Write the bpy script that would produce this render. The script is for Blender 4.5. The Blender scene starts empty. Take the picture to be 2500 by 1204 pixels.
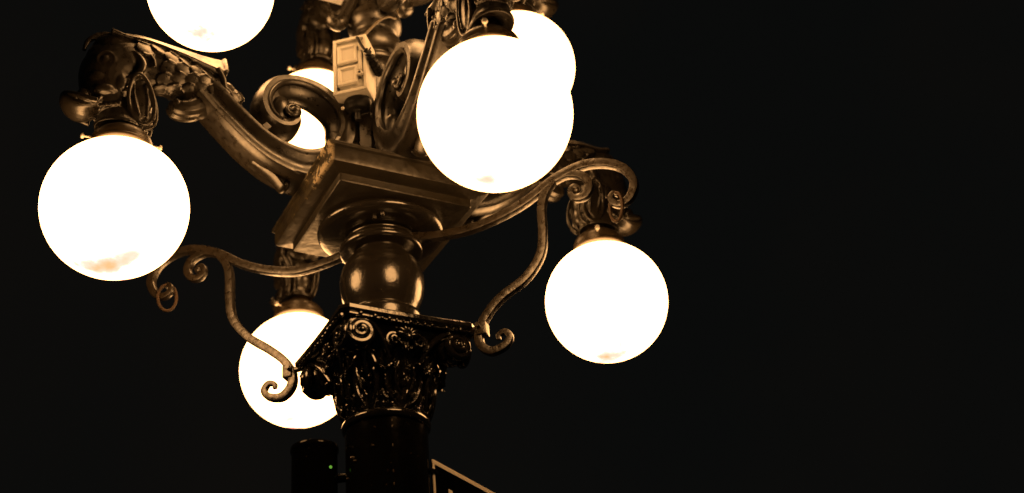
import bpy, bmesh, math, random
from mathutils import Vector, Matrix
random.seed(4)
S = bpy.context.scene
PI = math.pi

# ------------------------------------------------------------------ camera
cam_d = bpy.data.cameras.new('camera'); cam = bpy.data.objects.new('camera', cam_d)
S.collection.objects.link(cam); S.camera = cam
CP = Vector((-1.2990776541, -3.0740571261, -1.9960295836))
CR = Vector((0.8889901917, -0.4513630851, -0.0772515658))
CU = Vector((-0.1756910608, -0.4919760148, 0.8526970459))
CF = Vector((0.4228818868, 0.7444669008, 0.5166623109))
cam.matrix_world = Matrix(((CR.x, CU.x, -CF.x, CP.x), (CR.y, CU.y, -CF.y, CP.y), (CR.z, CU.z, -CF.z, CP.z), (0, 0, 0, 1)))
cam_d.sensor_width = 36.0
cam_d.lens = 36.0 * 3188.0 / 2500.0
cam_d.clip_start = 0.05; cam_d.clip_end = 500
cam_d.dof.use_dof = True
cam_d.dof.focus_distance = 3.72
cam_d.dof.aperture_fstop = 1.5
cam_d.dof.aperture_blades = 0

# ------------------------------------------------------------------ night sky, no sun
W = bpy.data.worlds.new('World'); S.world = W; W.use_nodes = True
bgn = W.node_tree.nodes['Background']
wn = W.node_tree.nodes.new('ShaderNodeTexNoise'); wn.inputs['Scale'].default_value = 2.6; wn.inputs['Detail'].default_value = 3
wt = W.node_tree.nodes.new('ShaderNodeTexCoord'); wr = W.node_tree.nodes.new('ShaderNodeValToRGB')
wr.color_ramp.elements[0].position = .36; wr.color_ramp.elements[0].color = (.0030, .0032, .0030, 1)
wr.color_ramp.elements[1].position = .66; wr.color_ramp.elements[1].color = (.0045, .0038, .0031, 1)
W.node_tree.links.new(wt.outputs['Generated'], wn.inputs['Vector']); W.node_tree.links.new(wn.outputs['Fac'], wr.inputs['Fac'])
W.node_tree.links.new(wr.outputs['Color'], bgn.inputs[0]); bgn.inputs[1].default_value = 1.0
S.view_settings.view_transform = 'Standard'; S.view_settings.look = 'None'
S.view_settings.exposure = 0.0; S.view_settings.gamma = 1.0
S.view_settings.use_curve_mapping = False
S.cycles.max_bounces = 8
S.cycles.sample_clamp_indirect = 6.0

# ------------------------------------------------------------------ materials
GLOW = (10.0, 5.0, 1.75)

def new_mat(name):
    m = bpy.data.materials.new(name); m.use_nodes = True
    nt = m.node_tree; b = nt.nodes['Principled BSDF']
    return m, nt, b

def paint(name, c1, c2, rough, spec=0.5, metal=0.0, coat=0.0, bump=0.15, bscale=60, rscale=9, wear=None, rvar=0.2, ior=1.5):
    """Old enamel over cast iron: two-tone mottling, uneven gloss, orange-peel and dents."""
    m, nt, b = new_mat(name)
    N, L = nt.nodes.new, nt.links.new
    tc = N('ShaderNodeTexCoord')
    n1 = N('ShaderNodeTexNoise'); n1.inputs['Scale'].default_value = rscale; n1.inputs['Detail'].default_value = 8; n1.inputs['Roughness'].default_value = .65
    L(tc.outputs['Object'], n1.inputs['Vector'])
    r1 = N('ShaderNodeValToRGB'); r1.color_ramp.elements[0].position = .35; r1.color_ramp.elements[1].position = .68
    r1.color_ramp.elements[0].color = (*c1, 1); r1.color_ramp.elements[1].color = (*c2, 1)
    L(n1.outputs['Fac'], r1.inputs['Fac'])
    col = r1.outputs['Color']
    n2 = N('ShaderNodeTexNoise'); n2.inputs['Scale'].default_value = bscale; n2.inputs['Detail'].default_value = 6
    L(tc.outputs['Object'], n2.inputs['Vector'])
    n3 = N('ShaderNodeTexNoise'); n3.inputs['Scale'].default_value = bscale * .22; n3.inputs['Detail'].default_value = 3
    L(tc.outputs['Object'], n3.inputs['Vector'])
    ad = N('ShaderNodeMath'); ad.operation = 'MULTIPLY_ADD'; ad.inputs[1].default_value = 2.2
    L(n3.outputs['Fac'], ad.inputs[0]); L(n2.outputs['Fac'], ad.inputs[2])
    bp = N('ShaderNodeBump'); bp.inputs['Strength'].default_value = bump; bp.inputs['Distance'].default_value = .004
    L(ad.outputs[0], bp.inputs['Height']); L(bp.outputs['Normal'], b.inputs['Normal'])
    mr = N('ShaderNodeMapRange'); mr.inputs[3].default_value = rough - rvar * .5; mr.inputs[4].default_value = rough + rvar * .5
    mr.inputs[1].default_value = .3; mr.inputs[2].default_value = .7
    L(n2.outputs['Fac'], mr.inputs[0])
    rg = mr.outputs[0]
    # tiny pale specks of flaked paint and dust
    n4 = N('ShaderNodeTexNoise'); n4.inputs['Scale'].default_value = 120; n4.inputs['Detail'].default_value = 4; n4.inputs['Roughness'].default_value = .7
    L(tc.outputs['Object'], n4.inputs['Vector'])
    th = N('ShaderNodeMapRange'); th.inputs[1].default_value = .69; th.inputs[2].default_value = .72
    L(n4.outputs['Fac'], th.inputs[0])
    mx = N('ShaderNodeMix'); mx.data_type = 'RGBA'
    L(th.outputs[0], mx.inputs['Factor']); L(col, mx.inputs['A']); mx.inputs['B'].default_value = (.16, .12, .07, 1)
    col = mx.outputs['Result']
    if wear:
        lo, hi, ax, amin, amax, axc = wear
        # flaking, lichen-yellow patches on one weathered side of the casting
        nw = N('ShaderNodeTexNoise'); nw.inputs['Scale'].default_value = 34; nw.inputs['Detail'].default_value = 9; nw.inputs['Roughness'].default_value = .72
        L(tc.outputs['Object'], nw.inputs['Vector'])
        sp = N('ShaderNodeSeparateXYZ'); L(tc.outputs['Object'], sp.inputs[0])
        side = N('ShaderNodeMapRange'); side.inputs[1].default_value = amin; side.inputs[2].default_value = amax; side.inputs[3].default_value = 1; side.inputs[4].default_value = 0
        L(sp.outputs[0], side.inputs[0])
        along = N('ShaderNodeMapRange'); along.inputs[1].default_value = .12; along.inputs[2].default_value = -.2; along.inputs[3].default_value = -.08; along.inputs[4].default_value = .07
        L(sp.outputs[1], along.inputs[0])
        sm = N('ShaderNodeMath'); sm.operation = 'ADD'; L(nw.outputs['Fac'], sm.inputs[0]); L(along.outputs[0], sm.inputs[1])
        t2 = N('ShaderNodeMapRange'); t2.inputs[1].default_value = lo; t2.inputs[2].default_value = hi; L(sm.outputs[0], t2.inputs[0])
        mu = N('ShaderNodeMath'); mu.operation = 'MULTIPLY'; L(t2.outputs[0], mu.inputs[0]); L(side.outputs[0], mu.inputs[1])
        t3 = N('ShaderNodeMapRange'); t3.inputs[1].default_value = lo - .14; t3.inputs[2].default_value = hi + .03; L(sm.outputs[0], t3.inputs[0])
        m3 = N('ShaderNodeMath'); m3.operation = 'MULTIPLY'; L(t3.outputs[0], m3.inputs[0]); L(side.outputs[0], m3.inputs[1])
        ma = N('ShaderNodeMix'); ma.data_type = 'RGBA'; L(m3.outputs[0], ma.inputs['Factor']); L(col, ma.inputs['A']); ma.inputs['B'].default_value = (.055, .042, .014, 1)
        mb = N('ShaderNodeMix'); mb.data_type = 'RGBA'; L(mu.outputs[0], mb.inputs['Factor']); L(ma.outputs['Result'], mb.inputs['A']); mb.inputs['B'].default_value = (.46, .38, .25, 1)
        col = mb.outputs['Result']
        rx = N('ShaderNodeMath'); rx.operation = 'MAXIMUM'; L(rg, rx.inputs[0])
        m4 = N('ShaderNodeMath'); m4.operation = 'MULTIPLY'; m4.inputs[1].default_value = .8; L(mu.outputs[0], m4.inputs[0]); L(m4.outputs[0], rx.inputs[1])
        rg = rx.outputs[0]
    L(col, b.inputs['Base Color']); L(rg, b.inputs['Roughness'])
    b.inputs['Metallic'].default_value = metal
    b.inputs['Specular IOR Level'].default_value = spec
    b.inputs['IOR'].default_value = ior
    b.inputs['Coat Weight'].default_value = coat; b.inputs['Coat Roughness'].default_value = .12
    return m

M_bronze = paint('bronze_enamel', (.011, .009, .006), (.024, .019, .012), .34, spec=1.0, bump=.10, bscale=55)
M_plinth = paint('weathered_bronze_enamel', (.012, .010, .006), (.024, .019, .011), .42, spec=.6, bump=.45, bscale=45, wear=(.575, .60, 0, -.249, -.236, 0))
M_ball = paint('smooth_bronze_enamel', (.013, .011, .008), (.020, .017, .013), .19, spec=1.0, bump=.12, bscale=120, rvar=.1)
M_black = paint('black_gloss_enamel', (.004, .004, .004), (.009, .008, .007), .13, spec=1.0, bump=.25, bscale=60, rvar=.12)
M_shaft = paint('black_satin_enamel', (.0015, .0015, .0015), (.003, .003, .003), .12, spec=.16, bump=.05, bscale=40, rvar=.08)
M_iron = paint('wrought_iron_paint', (.012, .009, .005), (.028, .020, .011), .33, spec=.9, bump=.35, bscale=70)
M_rust = paint('rusty_ring_iron', (.040, .025, .014), (.075, .045, .025), .6, spec=.3, bump=.5, bscale=90)
M_brass = paint('dull_brass', (.030, .021, .011), (.055, .038, .020), .34, spec=.6, metal=.2, bump=.1, bscale=40)
M_screw = paint('zinc_screw', (.50, .47, .40), (.62, .58, .50), .35, spec=.5, metal=.3, bump=.1)
M_box = paint('cream_plastic', (.60, .58, .52), (.72, .70, .64), .5, spec=.4, bump=.15, bscale=50, rscale=6)
M_dark = paint('black_rubber', (.006, .006, .006), (.012, .011, .010), .5, spec=.4, bump=.3)
M_tape = paint('dark_cable_tape', (.004, .004, .003), (.008, .007, .006), .5, spec=.3, bump=.6)
M_cable = paint('grey_cable_sheath', (.12, .10, .07), (.18, .15, .11), .5, spec=.4, bump=.1)
M_sign = paint('sign_dark_face', (.0008, .0009, .0009), (.0012, .0012, .0012), .8, spec=.0, bump=.03)
M_border = paint('sign_pale_border', (.74, .68, .56), (.80, .74, .62), .5, spec=.4, bump=.05)

m, nt, b = new_mat('green_indicator'); b.inputs['Base Color'].default_value = (.02, .1, .01, 1)
b.inputs['Emission Color'].default_value = (.35, 1.0, .10, 1); b.inputs['Emission Strength'].default_value = .35; M_led = m

def glass_mat():
    m = bpy.data.materials.new('lit_opal_glass'); m.use_nodes = True; nt = m.node_tree; nt.nodes.clear()
    N, L = nt.nodes.new, nt.links.new
    out = N('ShaderNodeOutputMaterial'); em = N('ShaderNodeEmission'); L(em.outputs[0], out.inputs[0])
    em.inputs['Strength'].default_value = 1.0
    tc = N('ShaderNodeTexCoord'); oi = N('ShaderNodeObjectInfo')
    sp = N('ShaderNodeSeparateXYZ'); L(tc.outputs['Object'], sp.inputs[0])
    # dead insects and dust lying in the bottom of each globe
    off = N('ShaderNodeVectorMath'); off.operation = 'ADD'; L(tc.outputs['Object'], off.inputs[0]); L(oi.outputs['Random'], off.inputs[1])
    n = N('ShaderNodeTexNoise'); n.inputs['Scale'].default_value = 12; n.inputs['Detail'].default_value = 5; L(off.outputs[0], n.inputs['Vector'])
    dn = N('ShaderNodeMapRange'); dn.inputs[1].default_value = -.10; dn.inputs[2].default_value = -.2; dn.inputs[3].default_value = -.35; dn.inputs[4].default_value = .22
    L(sp.outputs[2], dn.inputs[0])
    am = N('ShaderNodeMath'); am.operation = 'MULTIPLY_ADD'; am.inputs[1].default_value = .14; am.inputs[2].default_value = -.14
    sx = N('ShaderNodeSeparateXYZ'); L(oi.outputs['Color'], sx.inputs[0])
    L(sx.outputs[0], am.inputs[0])
    s1 = N('ShaderNodeMath'); s1.operation = 'ADD'; L(n.outputs['Fac'], s1.inputs[0]); L(dn.outputs[0], s1.inputs[1])
    s2 = N('ShaderNodeMath'); s2.operation = 'ADD'; L(s1.outputs[0], s2.inputs[0]); L(am.outputs[0], s2.inputs[1])
    r = N('ShaderNodeValToRGB'); e = r.color_ramp.elements
    e[0].position = .60; e[0].color = (*[g / 9.5 for g in GLOW], 1)
    e[1].position = .86; e[1].color = (1.1 / 9.5, .60 / 9.5, .28 / 9.5, 1)
    x = r.color_ramp.elements.new(.70); x.color = (3.0 / 9.5, .93 / 9.5, .74 / 9.5, 1)
    L(s2.outputs[0], r.inputs['Fac'])
    sc = N('ShaderNodeVectorMath'); sc.operation = 'SCALE'; sc.inputs['Scale'].default_value = 9.5
    L(r.outputs['Color'], sc.inputs[0]); L(sc.outputs[0], em.inputs['Color'])
    return m
M_globe = glass_mat()

# ------------------------------------------------------------------ helpers
def link(o, parent=None):
    S.collection.objects.link(o)
    if parent is not None:
        o.parent = parent
        if parent.type == 'EMPTY' and not parent.get('local'):
            o.matrix_parent_inverse = Matrix.Translation(-Vector(parent.location))
    return o

def tag(o, label, cat, group=None):
    o['label'] = label; o['category'] = cat
    if group: o['group'] = group
    return o

def thing(name, label, cat, loc, group=None):
    o = bpy.data.objects.new(name, None); o.location = loc; o.empty_display_size = .1
    S.collection.objects.link(o)
    return tag(o, label, cat, group)

class MB:
    def __init__(s): s.v = []; s.f = []
    def add(s, v, f):
        k = len(s.v); s.v += [tuple(p) for p in v]; s.f += [tuple(i + k for i in q) for q in f]
    def build(s, name, mat, parent=None, smooth=True, bevel=0, angle=40):
        me = bpy.data.meshes.new(name); me.from_pydata(s.v, [], s.f); me.update()
        bm = bmesh.new(); bm.from_mesh(me); bmesh.ops.recalc_face_normals(bm, faces=bm.faces)
        if bevel:
            es = [e for e in bm.edges if len(e.link_faces) == 2 and e.calc_face_angle(0) > .6]
            bmesh.ops.bevel(bm, geom=es, offset=bevel, segments=2, profile=.6, affect='EDGES')
        bm.to_mesh(me); bm.free()
        me.materials.append(mat)
        if smooth:
            me.shade_smooth()
            if angle < 180: me.set_sharp_from_angle(angle=math.radians(angle))
        o = bpy.data.objects.new(name, me)
        return link(o, parent)

def lathe(mb, prof, seg=64, c=(0, 0, 0), M=None, caps=True):
    v = []; f = []; n = len(prof)
    for i in range(seg):
        a = 2 * PI * i / seg
        for r, z in prof:
            p = Vector((r * math.cos(a), r * math.sin(a), z))
            if M is not None: p = M @ p
            v.append((p.x + c[0], p.y + c[1], p.z + c[2]))
    for i in range(seg):
        j = (i + 1) % seg
        for k in range(n - 1): f.append((i * n + k, j * n + k, j * n + k + 1, i * n + k + 1))
    if caps:
        f.append(tuple(i * n for i in range(seg))[::-1]); f.append(tuple(i * n + n - 1 for i in range(seg)))
    mb.add(v, f)

def smooth_prof(pts, n=4):
    return [(p[0], p[1]) for p in catmull([(a, b, 0) for a, b in pts], n)]

def catmull(P, n=6):
    P = [Vector(p) for p in P]; out = []
    for i in range(len(P) - 1):
        p0 = P[i - 1] if i else P[0] * 2 - P[1]; p1 = P[i]; p2 = P[i + 1]
        p3 = P[i + 2] if i + 2 < len(P) else P[-1] * 2 - P[-2]
        for k in range(n):
            t = k / n
            out.append(.5 * ((2 * p1) + (p2 - p0) * t + (2 * p0 - 5 * p1 + 4 * p2 - p3) * t * t + (3 * p1 - p0 - 3 * p2 + p3) * t ** 3))
    out.append(P[-1]); return out

def lerp_list(vals, n):
    out = []
    for i in range(n):
        t = i / (n - 1) * (len(vals) - 1); k = min(int(t), len(vals) - 2); u = t - k
        u = u * u * (3 - 2 * u) * .5 + u * .5
        out.append(vals[k] * (1 - u) + vals[k + 1] * u)
    return out

def tube(mb, pts, rad, seg=10, up=(0, 1, 0), flat=1.0, closed=False, square=False):
    """Round, flattened or square bar swept along pts. 'up' is the bar's side axis."""
    n = len(pts); pts = [Vector(p) for p in pts]
    if not isinstance(rad, (list, tuple)): rad = [rad] * n
    v = []; f = []; up = Vector(up).normalized()
    for i, p in enumerate(pts):
        if closed: t = pts[(i + 1) % n] - pts[i - 1]
        else: t = pts[min(i + 1, n - 1)] - pts[max(i - 1, 0)]
        t.normalize(); s = up - t * up.dot(t)
        if s.length < 1e-4: s = t.orthogonal()
        s.normalize(); q = t.cross(s)
        for k in range(seg):
            a = 2 * PI * (k + .5) / seg
            c_, s_ = math.cos(a), math.sin(a)
            if square:
                e = .22; c_ = math.copysign(abs(c_) ** e, c_); s_ = math.copysign(abs(s_) ** e, s_)
            v.append(p + s * (c_ * rad[i] * flat) + q * (s_ * rad[i]))
    for i in range(n if closed else n - 1):
        j = (i + 1) % n
        for k in range(seg):
            l = (k + 1) % seg; f.append((i * seg + k, i * seg + l, j * seg + l, j * seg + k))
    if not closed:
        f.append(tuple(range(seg))[::-1]); f.append(tuple((n - 1) * seg + k for k in range(seg)))
    mb.add(v, f)

def ellipsoid(mb, c, r, rot=None, seg=20, rings=12):
    v = []; f = []; c = Vector(c)
    for i in range(rings + 1):
        th = PI * i / rings
        for k in range(seg):
            a = 2 * PI * k / seg
            p = Vector((r[0] * math.sin(th) * math.cos(a), r[1] * math.sin(th) * math.sin(a), r[2] * math.cos(th)))
            if rot is not None: p = rot @ p
            v.append(c + p)
    for i in range(rings):
        for k in range(seg):
            l = (k + 1) % seg; f.append((i * seg + k, i * seg + l, (i + 1) * seg + l, (i + 1) * seg + k))
    mb.add(v, f)

def box(mb, c, s, M=None):
    v = []
    for x in (-1, 1):
        for y in (-1, 1):
            for z in (-1, 1):
                p = Vector((x * s[0] / 2, y * s[1] / 2, z * s[2] / 2))
                if M is not None: p = M @ p
                v.append(p + Vector(c))
    mb.add(v, [(0, 1, 3, 2), (4, 6, 7, 5), (0, 4, 5, 1), (2, 3, 7, 6), (0, 2, 6, 4), (1, 5, 7, 3)])

def remeshed(mb, name, mat, parent, voxel=.003, smooth=3, ys=1.0):
    mb.v = [(p[0], p[1] * ys, p[2]) for p in mb.v]
    me = bpy.data.meshes.new(name + '_src'); me.from_pydata(mb.v, [], mb.f); me.update()
    bm = bmesh.new(); bm.from_mesh(me)
    bmesh.ops.remove_doubles(bm, verts=bm.verts, dist=1e-6)
    bmesh.ops.recalc_face_normals(bm, faces=bm.faces); bm.to_mesh(me); bm.free()
    o = bpy.data.objects.new(name, me); S.collection.objects.link(o)
    r = o.modifiers.new('r', 'REMESH'); r.mode = 'VOXEL'; r.voxel_size = voxel; r.use_smooth_shade = True
    if smooth:
        s = o.modifiers.new('s', 'SMOOTH'); s.iterations = smooth; s.factor = .5
    dg = bpy.context.evaluated_depsgraph_get(); ev = o.evaluated_get(dg)
    m2 = bpy.data.meshes.new_from_object(ev); m2.name = name
    o.modifiers.clear(); o.data = m2; m2.materials.clear(); m2.materials.append(mat); m2.shade_smooth()
    bpy.data.meshes.remove(me)
    S.collection.objects.unlink(o); link(o, parent)
    return o

# ================================================================== the lamp
ROOT = thing('street_lamp', 'ornate bronze and black cast-iron lamp post with scaled fish arms holding lit white globes', 'street lamp', (0, 0, -3.6))

# shaft
mb = MB(); lathe(mb, [(.1135, -3.6), (.1135, -.553)], 96)
mb.build('shaft', M_shaft, ROOT)
mb = MB()      # seam line with small weld beads down the shaft
a0 = math.atan2(-.87, -.49) + .25
zs = [-.560 - k * .006 for k in range(180)]
tube(mb, [(.1128 * math.cos(a0), .1128 * math.sin(a0), z) for z in zs], [.0004 + (.0018 if random.random() < .13 else 0) for z in zs], 6)
mb.build('weld_seam', M_brass, ROOT)
mb = MB(); lathe(mb, smooth_prof([(.108, -.556), (.119, -.553), (.1225, -.545), (.1225, -.538), (.118, -.530), (.110, -.527)], 5), 96)
mb.build('necking_ring', M_black, ROOT)

def prism_stack(mb, loops):
    n = len(loops[0]); v = [p for L_ in loops for p in L_]; f = []
    for i in range(len(loops) - 1):
        for k in range(n):
            l = (k + 1) % n; f.append((i * n + k, i * n + l, (i + 1) * n + l, (i + 1) * n + k))
    f.append(tuple(range(n))[::-1]); f.append(tuple((len(loops) - 1) * n + k for k in range(n)))
    mb.add(v, f)
# ---- capital
def round_square(hw, z, e, n=72):
    out = []
    for k in range(n):
        a = 2 * PI * k / n; c_, s_ = math.cos(a), math.sin(a)
        out.append(Vector((hw * math.copysign(abs(c_) ** e, c_), hw * math.copysign(abs(s_) ** e, s_), z)))
    return out
mb = MB()
prism_stack(mb, [round_square(h, z, e) for h, z, e in ((.106, -.535, 1), (.109, -.50, 1), (.114, -.45, 1), (.121, -.41, .97), (.130, -.375, .85), (.143, -.350, .66), (.160, -.330, .50), (.174, -.318, .40))])
CAP = mb.build('capital', M_black, ROOT)

def concave_square(hw, bow, z, n=14, corner=.022):
    pts = []
    for q in range(4):
        M = Matrix.Rotation(q * PI / 2, 3, 'Z')
        for k in range(n + 1):
            t = -1 + 2 * k / n
            x = t * (hw - corner)
            y = -hw + bow * (1 - t * t)
            pts.append(M @ Vector((x, y, z)))
    return pts
mb = MB()
prism_stack(mb, [concave_square(a_, .004, b_) for a_, b_ in ((.184, -.310), (.190, -.308), (.194, -.304), (.200, -.300), (.203, -.296), (.203, -.286), (.199, -.281))])
AB = mb.build('abacus', M_black, CAP, angle=30)
# egg moulding under the abacus edge: small beads
for q in range(4):
    M = Matrix.Rotation(q * PI / 2, 3, 'Z'); mb = MB()
    for k in range(17):
        t = -1 + 2 * (k + .5) / 17
        p = M @ Vector((t * .180, -.198 + .006 * (1 - t * t) - .003, -.309))
        q_ = random.uniform(.003, .0058)
        if random.random() < .3: continue
        ellipsoid(mb, p + Vector((0, 0, random.uniform(-.002, .001))), (q_ * 1.3, q_, q_ * random.uniform(.8, 1.6)), seg=8, rings=6)
    tube(mb, [M @ Vector((t * .180, -.195 + .006 * (1 - t * t), -.310)) for t in [-1 + j / 8 for j in range(17)]], .004, 6)
    mb.build('bead_moulding', M_black, CAP)

def spiral(c, ax, ay, r0, r1, turns, a0, sgn=1, n=60, push=None, pushamt=0):
    out = []
    for i in range(n + 1):
        t = i / n; a = a0 + sgn * t * turns * 2 * PI; r = r0 + (r1 - r0) * (t ** .8)
        p = Vector(c) + Vector(ax) * (r * math.cos(a)) + Vector(ay) * (r * math.sin(a))
        if push is not None: p += Vector(push) * (pushamt * t)
        out.append(p)
    return out

def volute(k, side):
    mb = MB(); M = Matrix.Rotation(k * PI / 2, 3, 'Z')
    c = Vector((side * .138, -.172, -.353)); out = Vector((side * .25, -1, 0)).normalized()
    ax = Vector((side, -.25 * -1 * 0 + .12, 0)).normalized(); ay = Vector((0, 0, 1))
    pts = spiral(c, ax, ay, .043, .006, 2.1, PI * .5, -1, 70, out, .022)
    lead = catmull([Vector((side * .045, -.142, -.40)), Vector((side * .07, -.155, -.355)), Vector((side * .105, -.168, -.322)), pts[0]], 8)[:-1]
    P = [M @ p for p in lead + pts]
    r = [.006 + .007 * min(1, i / 20) for i in range(len(lead))] + [.013 - .006 * i / len(pts) for i in range(len(pts))]
    tube(mb, P, r, 10, up=tuple(M @ out), flat=1.25)
    ellipsoid(mb, M @ (c + out * .018), (.011, .011, .011), seg=12, rings=8)
    # solid drum behind the scroll
    d = M @ (c - out * .028)
    ellipsoid(mb, d, (.036, .036, .040), seg=16, rings=10)
    return mb
for k in range(4):
    for s in (-1, 1):
        volute(k, s).build('volute', M_black, CAP)

def leaf_mesh(prof, width, ang, lobes=5, rib=.0035, thick=.004):
    """acanthus leaf: spine given as (r,z), lobed outline, ribs, curled tip"""
    mb = MB(); sp = catmull([(a, 0, b) for a, b in prof], 6); n = len(sp); m_ = 14
    vs = []
    for side in (0, 1):
        for i, p in enumerate(sp):
            t = i / (n - 1)
            w = width * (math.sin(PI * (.12 + .80 * t)) ** .7) * (1 + .17 * math.sin(lobes * 2 * PI * t)) * (1 - .25 * t)
            tg = (sp[min(i + 1, n - 1)] - sp[max(i - 1, 0)]).normalized(); nr = Vector((tg.z, 0, -tg.x))
            for k in range(m_ + 1):
                u = -1 + 2 * k / m_
                h = rib * math.cos(u * 3.0 * PI + 0) * (1 - .3 * abs(u)) - .012 * u * u - (thick if side else 0)
                h += .002 * math.sin(lobes * 2 * PI * t + abs(u) * 3) * abs(u)
                if abs(u) < .1: h += .003 * (1 - side)
                q = p + nr * h
                rr = q.x; da = u * w / max(p.x, .05)
                skew = abs(u) * width * .25 * (1 - t)
                vs.append((rr * math.cos(da + ang), rr * math.sin(da + ang), q.z + skew))
    f = []; R = m_ + 1; off = n * R
    for i in range(n - 1):
        for k in range(m_):
            a = i * R + k
            f.append((a, a + 1, a + R + 1, a + R)); f.append((off + a, off + a + R, off + a + R + 1, off + a + 1))
        a = i * R; f.append((a, a + R, off + a + R, off + a)); a = i * R + m_; f.append((a, off + a, off + a + R, a + R))
    for k in range(m_):
        f.append((k, off + k, off + k + 1, k + 1)); a = (n - 1) * R + k; f.append((a, a + 1, off + a + 1, off + a))
    mb.add(vs, f); return mb
for k in range(8):
    leaf_mesh([(.113, -.528), (.117, -.50), (.124, -.465), (.137, -.437), (.149, -.426), (.153, -.434)], .050, k * PI / 4 + PI / 8).build('acanthus_leaf', M_black, CAP, angle=180)
for k in range(8):
    leaf_mesh([(.118, -.47), (.127, -.435), (.139, -.40), (.150, -.378), (.162, -.372), (.166, -.380)], .046, k * PI / 4, lobes=4).build('acanthus_leaf', M_black, CAP, angle=180)
# tendrils, palmettes and berries between the leaves
def bell_r(z):
    B = [(-.535, .106), (-.50, .109), (-.45, .114), (-.40, .122), (-.36, .134), (-.31, .165)]
    for (z0, r0), (z1, r1) in zip(B, B[1:]):
        if z <= z1: return r0 + (r1 - r0) * (z - z0) / (z1 - z0)
    return .165
for k in range(4):
    M = Matrix.Rotation(k * PI / 2, 3, 'Z')
    for s in (-1, 1):
        c = Vector((s * .038, -.158, -.350)); mb = MB()
        pts = spiral(c, (s, 0, 0), (0, 0, 1), .024, .004, 1.7, -PI * .3, 1, 40, (0, -1, 0), .010)
        lead = catmull([Vector((s * .070, -.100, -.47)), Vector((s * .072, -.112, -.43)), Vector((s * .070, -.130, -.385)), pts[0]], 6)[:-1]
        tube(mb, [M @ p for p in lead + pts], [.0065] * len(lead) + [.0065 - .003 * i / len(pts) for i in range(len(pts))], 8, up=tuple(M @ Vector((0, -1, 0))))
        mb.build('tendril', M_black, CAP)
        mb = MB(); c2 = Vector((s * .040, -.112, -.492))
        pts = spiral(c2, (s, 0, 0), (0, 0, 1), .020, .004, 1.4, PI * .6, -1, 36, (0, -1, 0), .008)
        tube(mb, [M @ p for p in pts], .0055, 8, up=tuple(M @ Vector((0, -1, 0))))
        mb.build('curl', M_black, CAP)
    mb = MB()
    for j in range(7):
        a = PI * (.05 + .9 * j / 6)
        c = Vector((.020 * math.cos(a), -.174, -.340 + .022 * math.sin(a)))
        ellipsoid(mb, M @ c, (.007, .008, .018), rot=M @ Matrix.Rotation(-(a - PI / 2), 3, 'Y'), seg=10, rings=8)
    ellipsoid(mb, M @ Vector((0, -.176, -.345)), (.012, .010, .011), seg=12, rings=8)
    mb.build('palmette', M_black, CAP)
    for j in range(4):
        z = random.uniform(-.51, -.37); a = k * PI / 2 + random.uniform(0, PI / 2); r = bell_r(z) + .012
        mb = MB(); ellipsoid(mb, (r * math.cos(a), r * math.sin(a), z), (.008, .008, .009), seg=10, rings=8); mb.build('berry', M_black, CAP)

# raised curling veins sweeping over the bell
def vein(k, pts, r):
    mb = MB(); P = []
    for a, z, d in catmull(pts, 7):
        an = k * PI / 2 - PI / 2 + a; rr = bell_r(z) + d + (.035 * max(0, (z + .37) / .06)) * (1 if z > -.37 else 0)
        P.append(Vector((rr * math.cos(an), rr * math.sin(an), z)))
    n = len(P); tube(mb, P, [r * (.35 + .65 * math.sin(PI * (i + 1) / (n + 1))) for i in range(n)], 8, up=(0, 0, 1))
    mb.build('vein', M_black, CAP)
for k in range(4):
    for s in (-1, 1):
        vein(k, [(s * .12, -.525, .010), (s * .30, -.50, .018), (s * .38, -.455, .022), (s * .28, -.415, .020), (s * .16, -.42, .016)], .0062)
        vein(k, [(s * .04, -.50, .016), (s * .16, -.475, .022), (s * .20, -.44, .024), (s * .12, -.405, .022)], .0048)
        vein(k, [(s * .70, -.52, .012), (s * .58, -.48, .022), (s * .55, -.43, .026), (s * .62, -.39, .026), (s * .72, -.37, .018)], .0065)
        vein(k, [(s * .40, -.44, .022), (s * .46, -.40, .024), (s * .40, -.365, .020), (s * .30, -.352, .010)], .0055)

# ---- turned ball and collar
mb = MB()
prof = [(.104, -.279), (.114, -.270), (.112, -.250), (.110, -.235), (.1115, -.215), (.1115, -.206), (.108, -.196), (.101, -.188)]
mb2 = smooth_prof(prof, 3)
ball = []
for i in range(25):
    a = -.70 + 1.56 * i / 24
    ball.append((.1235 * math.cos(a), -.086 + (.124 if a > 0 else .148) * math.sin(a)))
top = smooth_prof([(.081, .014), (.098, .015), (.116, .016), (.1225, .021), (.1235, .029), (.119, .035), (.106, .038), (.099, .043), (.100, .050), (.106, .055), (.106, .061), (.098, .066)], 3)
lathe(mb, mb2 + [(.095, -.184)] + ball[1:] + top, 96)
mb.build('turned_baluster', M_ball, ROOT, angle=35)

# ---- plinth
def sq(h, z, r=.006):
    pts = []
    for q in range(4):
        M = Matrix.Rotation(q * PI / 2, 3, 'Z')
        for k in range(4):
            a = -PI / 2 + PI / 2 * k / 3
            pts.append(M @ Vector((h - r + r * math.cos(a), -h + r + r * math.sin(a), z)))
    return pts
mb = MB()
prism_stack(mb, [sq(.200, .104), sq(.204, .1045), sq(.206, .108), sq(.206, .130), sq(.213, .134), sq(.240, .136), sq(.247, .140), sq(.250, .147), sq(.250, .186), sq(.257, .190), sq(.258, .198), sq(.250, .207), sq(.225, .212)])
PL = mb.build('plinth', M_plinth, ROOT, angle=28)
mb = MB()
lathe(mb, smooth_prof([(.085, .068), (.120, .066), (.150, .067), (.172, .070), (.185, .077), (.189, .086), (.184, .096), (.172, .103)], 4), 96)
mb.build('cushion_ring', M_ball, PL)
mb = MB()     # set screw and little lug under the ring
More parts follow.
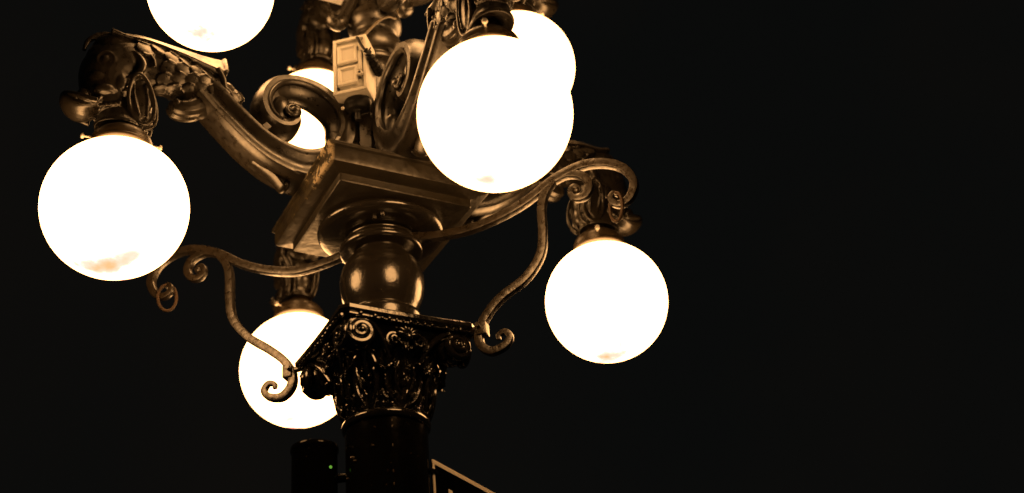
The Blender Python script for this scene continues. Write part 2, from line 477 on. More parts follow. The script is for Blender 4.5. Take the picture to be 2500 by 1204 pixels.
ellipsoid(mb, (-.052, -.142, .066), (.007, .007, .010), seg=10, rings=8); box(mb, (-.068, -.118, .063), (.010, .008, .012))
mb.build('set_screw', M_bronze, PL)

# ---- pedestal and turned upper post
def oct_(h, ch, z):
    P = [(h, -h + ch), (h, h - ch), (h - ch, h), (-h + ch, h), (-h, h - ch), (-h, -h + ch), (-h + ch, -h), (h - ch, -h)]
    return [Vector((x, y, z)) for x, y in P]
mb = MB()
prism_stack(mb, [oct_(.105, .03, .212), oct_(.105, .03, .245), oct_(.09, .028, .262), oct_(.083, .026, .27), oct_(.083, .026, .47), oct_(.090, .028, .48), oct_(.095, .03, .50), oct_(.080, .03, .515), oct_(.062, .024, .52)])
PED = mb.build('pedestal', M_bronze, ROOT, angle=30)
for k in range(4):
    M = Matrix.Rotation(k * PI / 2, 3, 'Z'); mb = MB()
    for s in (-1, 1):
        for j in range(9):
            z = .285 + j * .021
            ellipsoid(mb, M @ Vector((s * .038, -.085, z)), (.010, .005, .007), rot=M @ Matrix.Rotation(s * .6, 3, 'Y'), seg=8, rings=6)
    tube(mb, [M @ Vector((0, -.0865, .28)), M @ Vector((0, -.0865, .465))], .006, 8)
    mb.build('panel_ornament', M_bronze, PED)
mb = MB()
lathe(mb, smooth_prof([(.062, .52), (.056, .56), (.054, .62), (.058, .68), (.066, .705), (.078, .715), (.081, .727), (.076, .738), (.066, .744), (.067, .752), (.080, .760), (.0885, .776), (.090, .797), (.086, .818), (.076, .832), (.069, .842), (.070, .856), (.082, .868), (.0895, .888), (.0895, .908), (.083, .928), (.070, .944), (.065, .958), (.064, 1.0), (.064, 1.08), (.075, 1.09), (.12, 1.10)], 3), 72)
mb.build('upper_post', M_bronze, ROOT, angle=180)
mb = MB()
prism_stack(mb, [sq(.15, 1.10), sq(.155, 1.105), sq(.155, 1.14), sq(.14, 1.15)])
mb.build('upper_plinth', M_bronze, ROOT, angle=28)
mb = MB(); lathe(mb, smooth_prof([(.06, 1.15), (.055, 1.3), (.09, 1.45), (.05, 1.58), (.07, 1.64), (.02, 1.74), (.004, 1.80)], 4), 48)
mb.build('finial', M_bronze, ROOT)

# curled leaves hanging round the top of the upper post
def curl_leaf(ang, r, z):
    mb = MB(); M = Matrix.Rotation(ang, 3, 'Z')
    P = catmull([(-.055, 0, z + .20), (-.075, 0, z + .12), (-.105, 0, z + .045), (-r, 0, z + .005), (-r - .025, 0, z + .012), (-r - .03, 0, z + .035)], 6)
    n = len(P); tube(mb, [M @ p for p in P], [.012 + .010 * math.sin(PI * i / (n - 1)) for i in range(n)], 12, up=tuple(M @ Vector((0, 1, 0))), flat=1.25)
    for s in (-1, 1):
        tube(mb, [M @ (p + Vector((0, s * .020, -.004))) for p in P[2:]], .006, 8)
    return mb
curl_leaf(0, .125, .865).build('curled_leaf', M_bronze, ROOT)
curl_leaf(PI / 2, .19, .86).build('curled_leaf', M_bronze, ROOT)
curl_leaf(PI, .100, 1.0).build('curled_leaf', M_bronze, ROOT)

# ---- scroll arm, built along -x
RIDGE = [(-.528, .478), (-.483, .429), (-.439, .387), (-.378, .335), (-.317, .304), (-.257, .294), (-.207, .309), (-.167, .346), (-.144, .391), (-.137, .435), (-.150, .480), (-.184, .517), (-.232, .540), (-.285, .544), (-.330, .528), (-.358, .492), (-.366, .453), (-.354, .415), (-.326, .395), (-.300, .399), (-.285, .418), (-.292, .432)]
THICK = [.074, .074, .075, .078, .086, .095, .085, .064, .054, .046, .039, .033, .032, .031, .031, .030, .030, .028, .026, .024, .020, .012]
WIDTH = [.050, .052, .054, .056, .058, .058, .058, .058, .058, .057, .056, .056, .055, .055, .055, .055, .055, .054, .054, .052, .050, .046]

def scroll_arm(fx=lambda x: x, zoff=0, name='scroll_arm', ts=1.0):
    mb = MB()
    P = catmull([(fx(a), 0, b + zoff) for a, b in RIDGE], 7); n = len(P)
    T = lerp_list(THICK, n); Wd = lerp_list(WIDTH, n)
    sec = []   # (n fraction, l fraction, absolute n offset)
    sec = [(0, -1.0, -.006), (0, -.86, -.008), (.0, -.70, 0.000), (.04, -.45, .0041), (.05, 0, .0061), (.04, .45, .0041), (0, .70, 0.000), (0, .86, -.008), (0, 1.0, -.006),
           (.10, 1.08, 0), (.22, 1.0, 0), (.34, .86, 0), (.52, .80, 0), (.68, .86, 0), (.80, .98, 0), (.93, 1.0, 0), (1.02, .86, 0), (1.04, .45, 0), (1.05, 0, 0), (1.04, -.45, 0), (1.02, -.86, 0), (.93, -1.0, 0), (.80, -.98, 0), (.68, -.86, 0), (.52, -.80, 0), (.34, -.86, 0), (.22, -1.0, 0), (.10, -1.08, 0)]
    m_ = len(sec); v = []; f = []
    for i, p in enumerate(P):
        t = P[min(i + 1, n - 1)] - P[max(i - 1, 0)]; t.normalize()
        nr = Vector((t.z, 0, -t.x))      # outward of the spiral
        u = i / (n - 1)
        rnd = max(0.0, min(1.0, (u - .28) / .12))   # flanks turn from fluted to barrel shaped inside the volute
        for a, l, o in sec:
            lf = l
            if rnd > 0 and .2 < a < .9: lf = l * (1 - rnd) + math.copysign(1.02, l) * rnd
            if rnd > 0 and a >= .9: lf = l * (1 - .12 * rnd) if abs(l) > .7 else l
            an = a + (rnd * .35 * (1 - l * l) if a > 1.0 else 0)
            if .0040 < o: o = o - rnd * (.044 - .020 * abs(l)) * max(0, 1 - max(0, u - .75) * 3)
            v.append(p + nr * (an * T[i] * ts + o) + Vector((0, lf * Wd[i], 0)))
    for i in range(n - 1):
        for k in range(m_):
            l = (k + 1) % m_; f.append((i * m_ + k, i * m_ + l, (i + 1) * m_ + l, (i + 1) * m_ + k))
    f.append(tuple(range(m_))[::-1]); f.append(tuple((n - 1) * m_ + k for k in range(m_)))
    mb.add(v, f)
    # snail-like eye of the scroll, swelling out on both sides
    e = P[-1]
    for s in (-1, 1):
        ellipsoid(mb, (e.x + .004, s * .050, e.z - .002), (.020, .022, .020), seg=16, rings=10)
        pts = [Vector((e.x + (.026 - .018 * q / 24) * math.cos(q * .3 + 1), s * (.048 + .018 * q / 24), e.z + (.026 - .018 * q / 24) * math.sin(q * .3 + 1))) for q in range(25)]
        tube(mb, pts, .007, 8)
    # web that closes the middle of the scroll
    ellipsoid(mb, (fx(-.325), 0, .455 + zoff), (.040, .046, .056), seg=20, rings=12)
    P = catmull([(fx(-.25), 0, .24 + zoff), (fx(-.20), 0, .235 + zoff), (fx(-.15), 0, .25 + zoff), (fx(-.11), 0, .30 + zoff)], 5)
    tube(mb, P, .032, 12, flat=1.4)
    return mb

def toe(mb_fx, zoff):
    mb = MB(); fx = mb_fx
    P = catmull([(fx(-.40), 0, .252 + zoff), (fx(-.36), 0, .228 + zoff), (fx(-.335), 0, .210 + zoff), (fx(-.318), 0, .189 + zoff), (fx(-.306), 0, .179 + zoff), (fx(-.294), 0, .194 + zoff), (fx(-.288), 0, .235 + zoff)], 5)
    n = len(P); tube(mb, P, [.004 + .006 * math.sin(PI * (i + 2) / (n + 3)) for i in range(n)], 12, flat=2.4)
    ellipsoid(mb, (fx(-.300), -.012, .187 + zoff), (.008, .014, .009), seg=12, rings=8); ellipsoid(mb, (fx(-.300), .012, .187 + zoff), (.008, .014, .009), seg=12, rings=8)
    return mb

def spacer(fx, zoff):
    mb = MB()
    tube(mb, [Vector((fx(-.385), 0, .350 + zoff)), Vector((fx(-.372), 0, .395 + zoff))], .017, 12)
    for s in (-1, 1):
        ellipsoid(mb, (fx(-.398), s * .022, .362 + zoff), (.022, .020, .014), rot=Matrix.Rotation(.7, 3, 'Y'), seg=14, rings=8)
        box(mb, (fx(-.372), s * .036, .362 + zoff), (.020, .018, .020), Matrix.Rotation(.75, 3, 'Y'))
    return mb

# ---- the scaled fish, head down, holding the globe fitter (built along -x)
def fish(fins=True):
    mb = MB()
    body = [(-.47, .435), (-.51, .460), (-.56, .478), (-.62, .494), (-.68, .508), (-.74, .512), (-.79, .495), (-.825, .455), (-.83, .405), (-.815, .360), (-.800, .325)]
    rad = [.048, .052, .058, .064, .070, .075, .085, .085, .078, .066, .058]
    BP = catmull([(a, 0, b_) for a, b_ in body], 8); n = len(BP); R = lerp_list(rad, n)
    tube(mb, BP, R, 28, flat=.92)
    # brow / crown
    ellipsoid(mb, (-.815, 0, .535), (.070, .060, .060)); ellipsoid(mb, (-.855, 0, .485), (.045, .055, .070))
    # mouth: open bell over the fitter, with thick lips
    lathe(mb, [(.02, .36), (.045, .35), (.056, .318), (.064, .288), (.072, .272), (.069, .263), (.052, .268), (.02, .28)], 28, c=(-.785, 0, 0))
    # upper lip curling outward to a shovel-like snout
    P = catmull([(-.845, 0, .355), (-.862, 0, .320), (-.890, 0, .304), (-.918, 0, .308), (-.940, 0, .330), (-.944, 0, .350)], 6); k = len(P)
    tube(mb, P, [.018 + .006 * math.sin(PI * i / (k - 1)) - .010 * i / k for i in range(k)], 16, flat=2.9)
    P2 = [Vector((-.853 - .098 * math.cos(a) * .95, .072 * math.sin(a), .310 + .034 * math.cos(a) ** 2)) for a in [(-1.5 + 3.0 * i / 20) for i in range(21)]]
    tube(mb, P2, .009, 10)
    # lower jaw on the post side
    ellipsoid(mb, (-.730, 0, .315), (.035, .045, .040)); ellipsoid(mb, (-.745, 0, .36), (.045, .05, .05))
    for s in (-1, 1):
        # eye: socket, ring, ball, folds
        c = Vector((-.846, s * .056, .462)); out = Vector((-.25, s * 1, 0)).normalized(); up = Vector((0, 0, 1)); ax = out.cross(up).normalized()
        ring = [c + out * .012 + ax * (.024 * math.cos(a)) + up * (.026 * math.sin(a)) for a in [2 * PI * i / 24 for i in range(24)]]
        tube(mb, ring, .006, 8, closed=True)
        ellipsoid(mb, c + out * .012, (.014, .010, .015))
        for j, (dx, rr) in enumerate(((.034, .030), (.048, .036))):
            arc = [c + Vector((dx * .55, 0, 0)) + out * (.012 - .002 * j) + ax * (-rr * math.cos(a) * .9 * (1 if s < 0 else 1)) * (1 if s > 0 else -1) + up * (rr * math.sin(a)) for a in [(-.9 + 1.9 * i / 12) for i in range(13)]]
            tube(mb, arc, .0055, 8)
        # cheek and nostril swellings
        ellipsoid(mb, (-.86, s * .045, .405), (.030, .026, .024)); ellipsoid(mb, (-.84, s * .050, .365), (.034, .024, .018))
        ellipsoid(mb, (-.895, s * .030, .345), (.018, .018, .022)); ellipsoid(mb, (-.80, s * .058, .40), (.02, .018, .03))
        # gill fold sweeping down
        g = catmull([(-.785, s * .066, .520), (-.755, s * .074, .490), (-.748, s * .078, .455), (-.765, s * .072, .425), (-.795, s * .064, .41)], 6)
        tube(mb, g, [.006 + .006 * math.sin(PI * i / (len(g) - 1)) for i in range(len(g))], 10)
        g = catmull([(-.755, s * .066, .535), (-.722, s * .072, .505), (-.712, s * .074, .470)], 6)
        tube(mb, g, .006, 8)
        # pectoral fin: long hollow leaf with a raised rim and a second lobe behind
        cx_, cz = -.742, .350
        rim = []
        for i in range(36):
            a = 2 * PI * i / 36
            rx = .036 * (1 - .18 * math.sin(a)); rz = .078
            rim.append(Vector((cx_ + rx * math.cos(a) + .012 * math.sin(a) * -1, s * (.070 + .012 * math.sin(a * 1)), cz + rz * math.sin(a))))
        tube(mb, rim, .0065, 8, closed=True)
        ellipsoid(mb, (cx_, s * .060, cz), (.034, .014, .074), rot=Matrix.Rotation(.12, 3, 'Y'))
        rim2 = [Vector((p.x + .010, p.y - s * .020, p.z - .004)) for p in rim]
        tube(mb, rim2, .0055, 8, closed=True)
        for t_ in (-.4, .35):
            tube(mb, catmull([(cx_ + t_ * .04 - .008, s * .076, cz + .055), (cx_ + t_ * .05, s * .078, cz), (cx_ + t_ * .03 + .010, s * .068, cz - .058)], 6), .003, 6)
        # warts round the lip
        for j in range(5):
            ellipsoid(mb, (-.80 - .012 * j, s * (.060 - .004 * j), .325 - .003 * j), (.007, .007, .008), seg=8, rings=6)
        if not fins: continue
        # belly fin: broad leaf drooping behind the head, next to the arm
        P = catmull([(-.53, s * .016, .455), (-.560, s * .018, .415), (-.595, s * .018, .388), (-.632, s * .016, .380), (-.650, s * .014, .394)], 6); k = len(P)
        tube(mb, P, [.026 + .010 * math.sin(PI * i / (k - 1)) - .014 * i / k for i in range(k)], 12, flat=1.0)
        for j in range(3):
            ellipsoid(mb, (-.600 - .018 * j, s * .034, .384 + .003 * j), (.011, .010, .012), seg=10, rings=8)
    if fins: ellipsoid(mb, (-.575, 0, .42), (.055, .045, .05), rot=Matrix.Rotation(.6, 3, 'Y'))
    # dorsal crest: steep roof-like ridge along the back, ending in a cut tail stub over the arm
    top_ = catmull([(-.498, 0, .598), (-.55, 0, .598), (-.61, 0, .604), (-.68, 0, .612), (-.74, 0, .618), (-.79, 0, .614), (-.84, 0, .598)], 8)
    bot_ = catmull([(-.498, 0, .522), (-.55, 0, .532), (-.61, 0, .548), (-.68, 0, .563), (-.74, 0, .572), (-.79, 0, .570), (-.84, 0, .580)], 8)
    v = []; f = []; nn_ = len(top_)
    for a_, b_ in zip(top_, bot_):
        w_ = .066
        v += [(b_.x, -w_, b_.z), (b_.x, -w_ * .80, b_.z + .012), (a_.x, -.010, a_.z), (a_.x, .010, a_.z), (b_.x, w_ * .80, b_.z + .012), (b_.x, w_, b_.z), (b_.x, 0, b_.z - .03)]
    for i in range(nn_ - 1):
        for k in range(7): f.append((i * 7 + k, i * 7 + (k + 1) % 7, (i + 1) * 7 + (k + 1) % 7, (i + 1) * 7 + k))
    f.append(tuple(range(7))[::-1]); f.append(tuple((nn_ - 1) * 7 + k for k in range(7)))
    mb.add(v, f)
    for s in (-1, 1):
        tube(mb, [Vector((-.500, s * .064, .524)), Vector((-.500, s * .052, .548)), Vector((-.498, s * .012, .600))], .007, 8)
        tube(mb, [Vector((-.528, s * .066, .530)), Vector((-.508, s * .058, .500)), Vector((-.500, s * .050, .470))], .008, 8)
    # low crest running on over the crown
    tube(mb, catmull([(-.82, 0, .600), (-.86, 0, .592), (-.895, 0, .560), (-.905, 0, .52)], 6), [.012, .012, .012, .011, .011, .010, .010, .010, .010, .009, .009, .009, .008, .008, .008, .007, .007, .006, .006], 8)
    # overlapping scales
    rows = 11
    for i in range(rows):
        s_ = .03 + i * .060; idx = min(int(s_ * n), n - 2)
        p = BP[idx]; t = (BP[idx + 1] - BP[idx - 1]).normalized(); side = Vector((0, 1, 0)); q = t.cross(side)
        r = R[idx]; na = 11
        for k in range(na):
            a = 2 * PI * (k + (.5 if i % 2 else 0)) / na
            d = side * math.cos(a) * .92 + q * math.sin(a)
            if p.x < -.70 and d.z < 0.15: continue
            if p.x < -.775 or d.z > .93: continue
            tail = -t      # free edge points to the tail
            c = p + d * (r + .002) + tail * .006
            nn = (d + tail * .24).normalized(); e1 = (tail - nn * tail.dot(nn)).normalized(); e2 = nn.cross(e1)
            Mx = Matrix((e1, e2, nn)).transposed()
            sz = r * .37
            ellipsoid(mb, c, (sz * 1.05, sz * 1.0, .0055), rot=Mx, seg=16, rings=8)
            arc = [c + e1 * (sz * 1.02 * math.cos(b_)) + e2 * (sz * .98 * math.sin(b_)) + nn * .0015 for b_ in [(-1.9 + 3.8 * j / 14) for j in range(15)]]
            tube(mb, arc, .0030, 6)
    return mb

def fitter_mb():
    mb = MB()
    lathe(mb, smooth_prof([(.030, .315), (.034, .290), (.036, .265), (.044, .252), (.062, .244), (.076, .232), (.083, .220), (.086, .206), (.086, .200), (.089, .196), (.089, .190), (.085, .187), (.078, .188)], 3), 56, caps=True)
    return mb
def screw_mb(a):
    mb = MB(); d = Vector((math.cos(a), math.sin(a), 0)); z = .218
    tube(mb, [d * .080 + Vector((0, 0, z)), d * .102 + Vector((0, 0, z))], .0035, 8)
    tube(mb, [d * .101 + Vector((0, 0, z)), d * .103 + Vector((0, 0, z)), d * .109 + Vector((0, 0, z)), d * .111 + Vector((0, 0, z))], [.005, .008, .008, .006], 12)
    return mb

R1, R2, H2 = .7723, .5440, .886
OFF = R1 - R2
fxu = lambda x: -.055 + (x + .09) * .505
ident = lambda x: x
# prototypes of the parts that every arm repeats
arm0 = scroll_arm().build('scroll_arm', M_bronze, ROOT, angle=50)
arm0_u = scroll_arm(fxu, H2).build('scroll_arm', M_bronze, ROOT, angle=50)
fish0 = remeshed(fish(), 'fish_head', M_bronze, arm0, voxel=.0024, smooth=1, ys=.80)
toe0 = toe(ident, 0).build('toe_leaf', M_bronze, arm0)
spc0 = spacer(ident, 0).build('spacer_bolt', M_bronze, arm0)
fish0_u = remeshed(fish(False), 'fish_head', M_bronze, arm0_u, voxel=.003, smooth=1, ys=.80); fish0_u.location = (OFF, 0, H2)
for k in range(1, 4):
    for src in (arm0, arm0_u):
        a = src.copy(); link(a, ROOT); a.rotation_euler = (0, 0, k * PI / 2)
        for ch in list(src.children):
            c = ch.copy(); S.collection.objects.link(c); c.parent = a; c.location = ch.location

# globes: hung from each fish; the casting tolerances shift them by about a centimetre
gl = [  # angle index (0 = -x), radius, z, small shift, bottom dirt, look
    (0, R1, 0, (-.003, .002, .009), .90, 'white globe with brown dust stains lying in its bottom'),
    (1, R1, 0, (-.004, .004, -.009), .10, 'largest white globe with one faint orange speck near its bottom'),
    (2, R1, 0, (.004, .0, -.003), .30, 'small white globe farthest to the right'),
    (3, R1, 0, (.008, -.002, -.002), .35, 'small white globe partly behind the black capital'),
    (0, R2, H2, (-.006, 0, -.006), .22, None), (1, R2, H2, (0, 0, 0), .2, None), (2, R2, H2, (-.006, 0, .001), .2, None), (3, R2, H2, (-.008, .010, .000), .3, None)]
mb = MB(); prof = []
for i in range(49):
    th = PI * i / 48
    r = .1965 * math.sin(th)
    if i > 44: continue
    prof.append((max(r, .0005), -.1965 * math.cos(th)))
prof += [(.074, .192), (.070, .205)]
lathe(mb, prof, 96)
g0 = mb.build('lamp_globe', M_globe, ROOT, angle=180)
f0 = fitter_mb().build('globe_fitter', M_brass, g0)
sc0 = [screw_mb(0).build('thumbscrew', M_screw, g0) for a in range(3)]
SCREWS = [(-8, 178, 85), (238, 25, 130), (237, 0, 115), (28, 205, 110), (20, 140, 265), (250, 10, 130), (200, 60, 320), (186, 60, 300)]
for j, (k, R_, z, d, dirt, lab) in enumerate(gl):
    if j == 0: g = g0
    else:
        g = g0.copy(); link(g, ROOT)
        for ch in (f0, *sc0):
            c = ch.copy(); S.collection.objects.link(c); c.parent = g; c.location = ch.location
    M = Matrix.Rotation(k * PI / 2, 3, 'Z')
    g.location = M @ Vector((-R_, 0, z)) + Vector(d)
    g.rotation_euler = (0, 0, k * PI / 2 + .4 * j)
    for q, c in enumerate([c for c in g.children if c.name.startswith('thumbscrew')]):
        c.rotation_euler = (0, 0, math.radians(SCREWS[j][q]) - g.rotation_euler.z)
    g.color = (dirt, 0, 0, 1)
    if lab: g['label'] = lab

# ================================================================== iron basket brackets, bolted to the corners
BAR = [(.100, .048), (.19, .033), (.28, .030), (.375, .053), (.46, .09), (.545, .145), (.63, .176), (.70, .172), (.755, .142), (.779, .090), (.765, .044), (.738, .024), (.714, .030), (.706, .050), (.717, .064), (.729, .056)]
LOW = [(.545, .143), (.515, .100), (.502, .050), (.498, -.030), (.484, -.100), (.435, -.165), (.36, -.218), (.312, -.265), (.287, -.312), (.289, -.352), (.318, -.378), (.358, -.370), (.375, -.347), (.363, -.327), (.343, -.332), (.342, -.346)]
CUR = [(.545, .143), (.590, .156), (.635, .140), (.651, .105), (.636, .073), (.606, .069), (.592, .090), (.602, .110), (.618, .103), (.617, .092)]
def bracket(dirv, tilt, label, curl):
    d = Vector(dirv).normalized(); side = Vector((-d.y, d.x, 0))
    o = thing('basket_bracket', label, 'bracket', (d.x * .29, d.y * .29, -.31), 'wrought-iron basket brackets on the lamp post')
    P = lambda a, b_: Vector((d.x * a, d.y * a, b_ + tilt * max(0, (a - .3)) * 1.0 if b_ > -.2 else b_))
    def taper(n, r, e): return [r if i < n - e else r * (1 - .55 * (i - (n - e)) / e) for i in range(n)]
    A = catmull([P(*p) for p in BAR], 8); mb = MB(); tube(mb, A, taper(len(A), .0125, 46), 12, up=tuple(side), square=True); mb.build('scroll_bar', M_iron, o, angle=35)
    A = catmull([P(*p) for p in LOW], 8); mb = MB(); tube(mb, A, taper(len(A), .0122, 46), 12, up=tuple(side), square=True); mb.build('strut', M_iron, o, angle=35)
    A = catmull([P(*p) for p in CUR], 8); mb = MB(); tube(mb, A, taper(len(A), .0115, 45), 12, up=tuple(side), square=True)
    ellipsoid(mb, P(.612, .096), (.011, .011, .011)); mb.build('small_curl', M_iron, o, angle=35)
    mb = MB()    # forged ring threaded on the tip
    c = P(.718, .018); up = Vector((0, 0, 1)); ax = (side * math.cos(curl) + d * math.sin(curl))
    tube(mb, [c + ax * (.028 * math.cos(a)) + up * (.046 * math.sin(a)) for a in [2 * PI * i / 36 for i in range(36)]], .0048, 8, closed=True)
    mb.build('hanging_ring', M_rust, o)
    mb = MB()    # clamp plate and bolt head at the capital corner
    Mx = Matrix((d, side, Vector((0, 0, 1)))).transposed()
    box(mb, d * .297 + Vector((0, 0, -.306)), (.030, .034, .038), Mx)
    mb.build('clamp', M_iron, o, bevel=.003)
    mb = MB(); tube(mb, [d * .290 - side * .030 * (1 if d.x < 0 else 1) + Vector((0, 0, -.300)), d * .290 + side * .030 + Vector((0, 0, -.300))], .007, 6)
    tube(mb, [d * .26 + Vector((0, 0, -.300)), d * .30 + Vector((0, 0, -.300))], .009, 8)
    mb.build('bolt', M_iron, o)
    mb = MB(); tube(mb, [d * .095 + Vector((0, 0, .05)), d * .125 + Vector((0, 0, .045))], .016, 10); mb.build('lug', M_iron, o)
bracket((-1, 1, 0), .07, 'scrolled iron bracket on the left with its lower curl in front of a lit globe', .9)
bracket((1, -1, 0), -.07, 'scrolled iron bracket on the right reaching out between the large globe and the right globe', -.9)

# ================================================================== outlet box strapped to the upper post
e1 = Vector((.7547, -.6561, 0)); nb = Vector((-.6561, -.7547, 0)); uz = Vector((0, 0, 1))
Bl = Vector((-.176, -.083, .500)); BW, BD, BH = .108, .086, .214
def bpnt(u, w, h): return Bl + e1 * u - nb * w + uz * h      # along face, into depth, up
Mb = Matrix((e1, -nb, uz)).transposed()
OB = thing('outlet_box', 'cream plastic electrical box with paired flip lids strapped to the upper post', 'electrical box', tuple(bpnt(BW / 2, BD / 2, 0)))
mb = MB(); box(mb, bpnt(BW / 2, BD / 2 + .003, BH / 2), (BW, BD - .006, BH), Mb); mb.build('housing', M_box, OB, bevel=.003)
mb = MB()    # raised face frame
t = .010
for c, s in (((t / 2, 0, BH / 2), (t, .010, BH)), ((BW - t / 2, 0, BH / 2), (t, .010, BH)), ((BW / 2, 0, t / 2), (BW - 2 * t, .010, t)), ((BW / 2, 0, BH - t / 2), (BW - 2 * t, .010, t))):
    box(mb, bpnt(*c), s, Mb)
mb.build('face_frame', M_box, OB, bevel=.0015)
for h in (.066, .150):
    mb = MB()   # lid with a sunk, bevelled panel
    w_, h_ = .066, .070
    lo = []
    for (ww, hh, dd) in ((w_, h_, .002), (w_, h_, -.004), (w_ - .006, h_ - .006, -.0055), (w_ - .016, h_ - .016, -.0055), (w_ - .026, h_ - .030, -.0005)):
        lo.append([bpnt(.047 + sx * ww / 2, dd, h + sz * hh / 2) for sx, sz in ((-1, -1), (1, -1), (1, 1), (-1, 1))])
    prism_stack(mb, lo); mb.build('outlet_lid', M_box, OB, smooth=False)
mb = MB()
box(mb, bpnt(.088, -.003, .115), (.010, .010, .075), Mb); box(mb, bpnt(.093, -.006, .160), (.007, .008, .026), Mb)
mb.build('latch', M_box, OB, bevel=.001)
mb = MB(); tube(mb, [bpnt(.088, 0, .062), bpnt(.088, -.012, .062)], .009, 14); mb.build('lock_boss', M_box, OB)
for u, w_, h, n_, r_ in ((.088, -.0115, .062, -.014, .004), (.017, -.001, .020, -.007, .0042), (.086, -.001, .048, -.007, .0042)):
    mb = MB(); tube(mb, [bpnt(u, w_, h), bpnt(u, n_, h)], r_, 10); mb.build('screw', M_dark, OB)
mb = MB(); box(mb, bpnt(.080, -.002, .164), (.0025, .006, .016), Mb); mb.build('hinge_gap', M_dark, OB, smooth=False)
mb = MB(); box(mb, bpnt(.098, -.0005, .128), (.0022, .004, .040), Mb); mb.build('latch_gap', M_dark, OB, smooth=False)
mb = MB(); lathe(mb, smooth_prof([(.034, .004), (.042, -.004), (.042, -.022), (.032, -.036), (.012, -.042), (.010, -.075)], 4), 32, c=tuple(bpnt(.060, .046, 0)), M=Matrix.Scale(.78, 3, nb)); mb.build('cable_boot', M_dark, OB)

# thin cable looping from the post over the box, its thick taped splice beside the box
CB = thing('power_cable', 'thin cable looped round the upper post with a black taped splice by the cream box', 'cable', (-.06, -.06, .70))
up_c = catmull([(.062, -.030, 1.12), (.066, -.036, 1.00), (.060, -.052, .925), (.040, -.078, .885), (.005, -.102, .862), (-.030, -.108, .828), tuple(bpnt(.085, .03, BH + .020))], 8)
mb = MB(); tube(mb, up_c, .0042, 10); mb.build('cable', M_cable, CB)
dn = catmull([tuple(bpnt(.078, .006, BH + .004)), tuple(bpnt(.083, -.012, BH - .018)), tuple(bpnt(.100, -.018, BH - .060)), tuple(bpnt(.116, -.010, BH - .083)), tuple(bpnt(.122, .030, BH - .095)), tuple(bpnt(.124, .062, BH - .095)), tuple(bpnt(.118, .095, BH - .085))], 10)
nd = len(dn); rr = []
for i in range(nd):
    t_ = i / (nd - 1); r = .0038
    if t_ > .42: r = .005 + .010 * math.sin(min(1, (t_ - .42) / .40) * PI * .5) + (.0035 if (i // 2) % 2 else -.001)
    if t_ > .93: r = .006
    rr.append(r)
mb = MB(); tube(mb, dn[:int(nd * .42) + 1], rr[:int(nd * .42) + 1], 10); tube(mb, [p + e1 * .004 - uz * .003 for p in dn[:int(nd * .42) + 1]], .003, 8); mb.build('lead', M_tape, CB)
mb = MB(); tube(mb, dn[int(nd * .42):], rr[int(nd * .42):], 9)
for k in range(7):
    p = dn[int(nd * (.5 + .06 * k))]; a = random.uniform(0, 6)
    tube(mb, [p, p + Vector((math.cos(a) * .014, math.sin(a) * .014, random.choice((-1, 1)) * .014))], [.0035, .002], 5)
mb.build('taped_splice', M_tape, CB)

# pale bolt on the post just under the box
mb = MB(); ellipsoid(mb, bpnt(.030, -.004, -.058), (.006, .006, .006), seg=12, rings=8)
mb.build('strap_bolt', M_screw, OB)

# ================================================================== black device housing beside the shaft
DC = (-.1725, .098)
DV = thing('equipment_canister', 'black cylindrical housing with a green indicator light clamped to the left of the shaft', 'equipment housing', (DC[0], DC[1], -1.10))
mb = MB(); lathe(mb, smooth_prof([(.052, -1.10), (.060, -1.095), (.062, -1.085)], 3) + [(.062, -.600), (.0635, -.597), (.0655, -.594), (.0655, -.583), (.0640, -.580), (.01, -.579)], 64, c=(DC[0], DC[1], 0)); mb.build('housing', M_shaft, DV)
hvx = Vector((.4939, .8695, 0)); rt = Vector((.8695, -.4939, 0))
def on_dev(lat, z, push=0): 
    dd = math.sqrt(max(0, .062 ** 2 - lat ** 2)); return Vector((DC[0], DC[1], z)) + rt * lat - hvx * (dd + push)
mb = MB(); ellipsoid(mb, on_dev(.050, -.655, .002), (.0042, .0042, .0042), seg=14, rings=10); mb.build('indicator_light', M_led, DV)
for z in (-.68, -.95):
    mb = MB(); tube(mb, [Vector((DC[0], DC[1], z)) + rt * .03 + hvx * -.01, rt * -.10 + hvx * -.015 + Vector((0, 0, z))], .012, 10); mb.build('mounting_arm', M_shaft, DV)
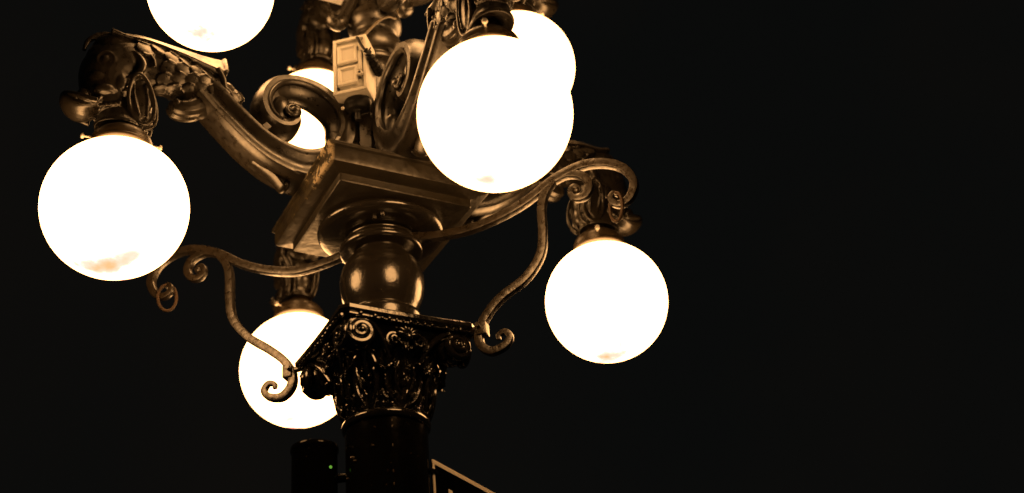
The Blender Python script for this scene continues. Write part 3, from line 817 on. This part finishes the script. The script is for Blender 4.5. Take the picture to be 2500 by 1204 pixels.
for lat, z, r in ((-.083, -.653, .0075), (-.076, -.664, .005), (-.024, -.636, .0045), (-.100, -.70, .004)):
    p = rt * lat - hvx * (math.sqrt(.1135 ** 2 - lat ** 2) + .002); p.z = z
    mb = MB(); ellipsoid(mb, p, (r, r, r * .8), seg=12, rings=8); mb.build('bolt_head', M_brass, DV)

# ================================================================== street sign on the right of the shaft
a = math.radians(33.5); sd = Vector((math.cos(a), math.sin(a), 0)); sn = Vector((sd.y, -sd.x, 0))
S0 = Vector((.1055, -.060, -.6425))
SG = thing('street_sign', 'dark street sign with pale border fixed to the right side of the shaft', 'sign', tuple(S0 - uz * .45))
Ms = Matrix((sd, sn, uz)).transposed()
mb = MB(); box(mb, S0 + sd * .33 - uz * .225 - sn * .004, (.66, .006, .45), Ms); mb.build('sign_plate', M_sign, SG, bevel=.001)
mb = MB()
bw = .0125
box(mb, S0 + sd * .33 - uz * bw / 2, (.66, .0030, bw), Ms)
box(mb, S0 + sd * .33 - uz * (.45 - bw / 2), (.66, .0030, bw), Ms)
box(mb, S0 + sd * (bw * .4) - uz * .225, (bw * .7, .0030, .45 - 2 * bw - .001), Ms)
box(mb, S0 + sd * (.66 - bw / 2) - uz * .225, (bw, .0030, .45 - 2 * bw - .001), Ms)
mb.build('border', M_border, SG, smooth=False)
mb = MB()
# the top of one pale letter shows above the frame's lower edge
lp = S0 + sd * .090 - uz * .064
pts2 = [(-.014, 0), (.006, 0), (.006, -.16), (-.004, -.16), (-.004, -.016), (-.014, -.010)]
v = [lp + sd * x + uz * y + sn * d for d in (0, .0015) for x, y in pts2]; n2 = len(pts2)
mb.add(v, [tuple(range(n2)), tuple(range(2 * n2 - 1, n2 - 1, -1))] + [(i, (i + 1) % n2, n2 + (i + 1) % n2, n2 + i) for i in range(n2)])
mb.build('letter', M_border, SG, smooth=False)
mb = MB()
for z in (-.035, -.39):
    box(mb, S0 + uz * z + sd * .004 - sn * .002, (.034, .016, .010), Ms)
mb.build('sign_clamp', M_shaft, SG, bevel=.001)
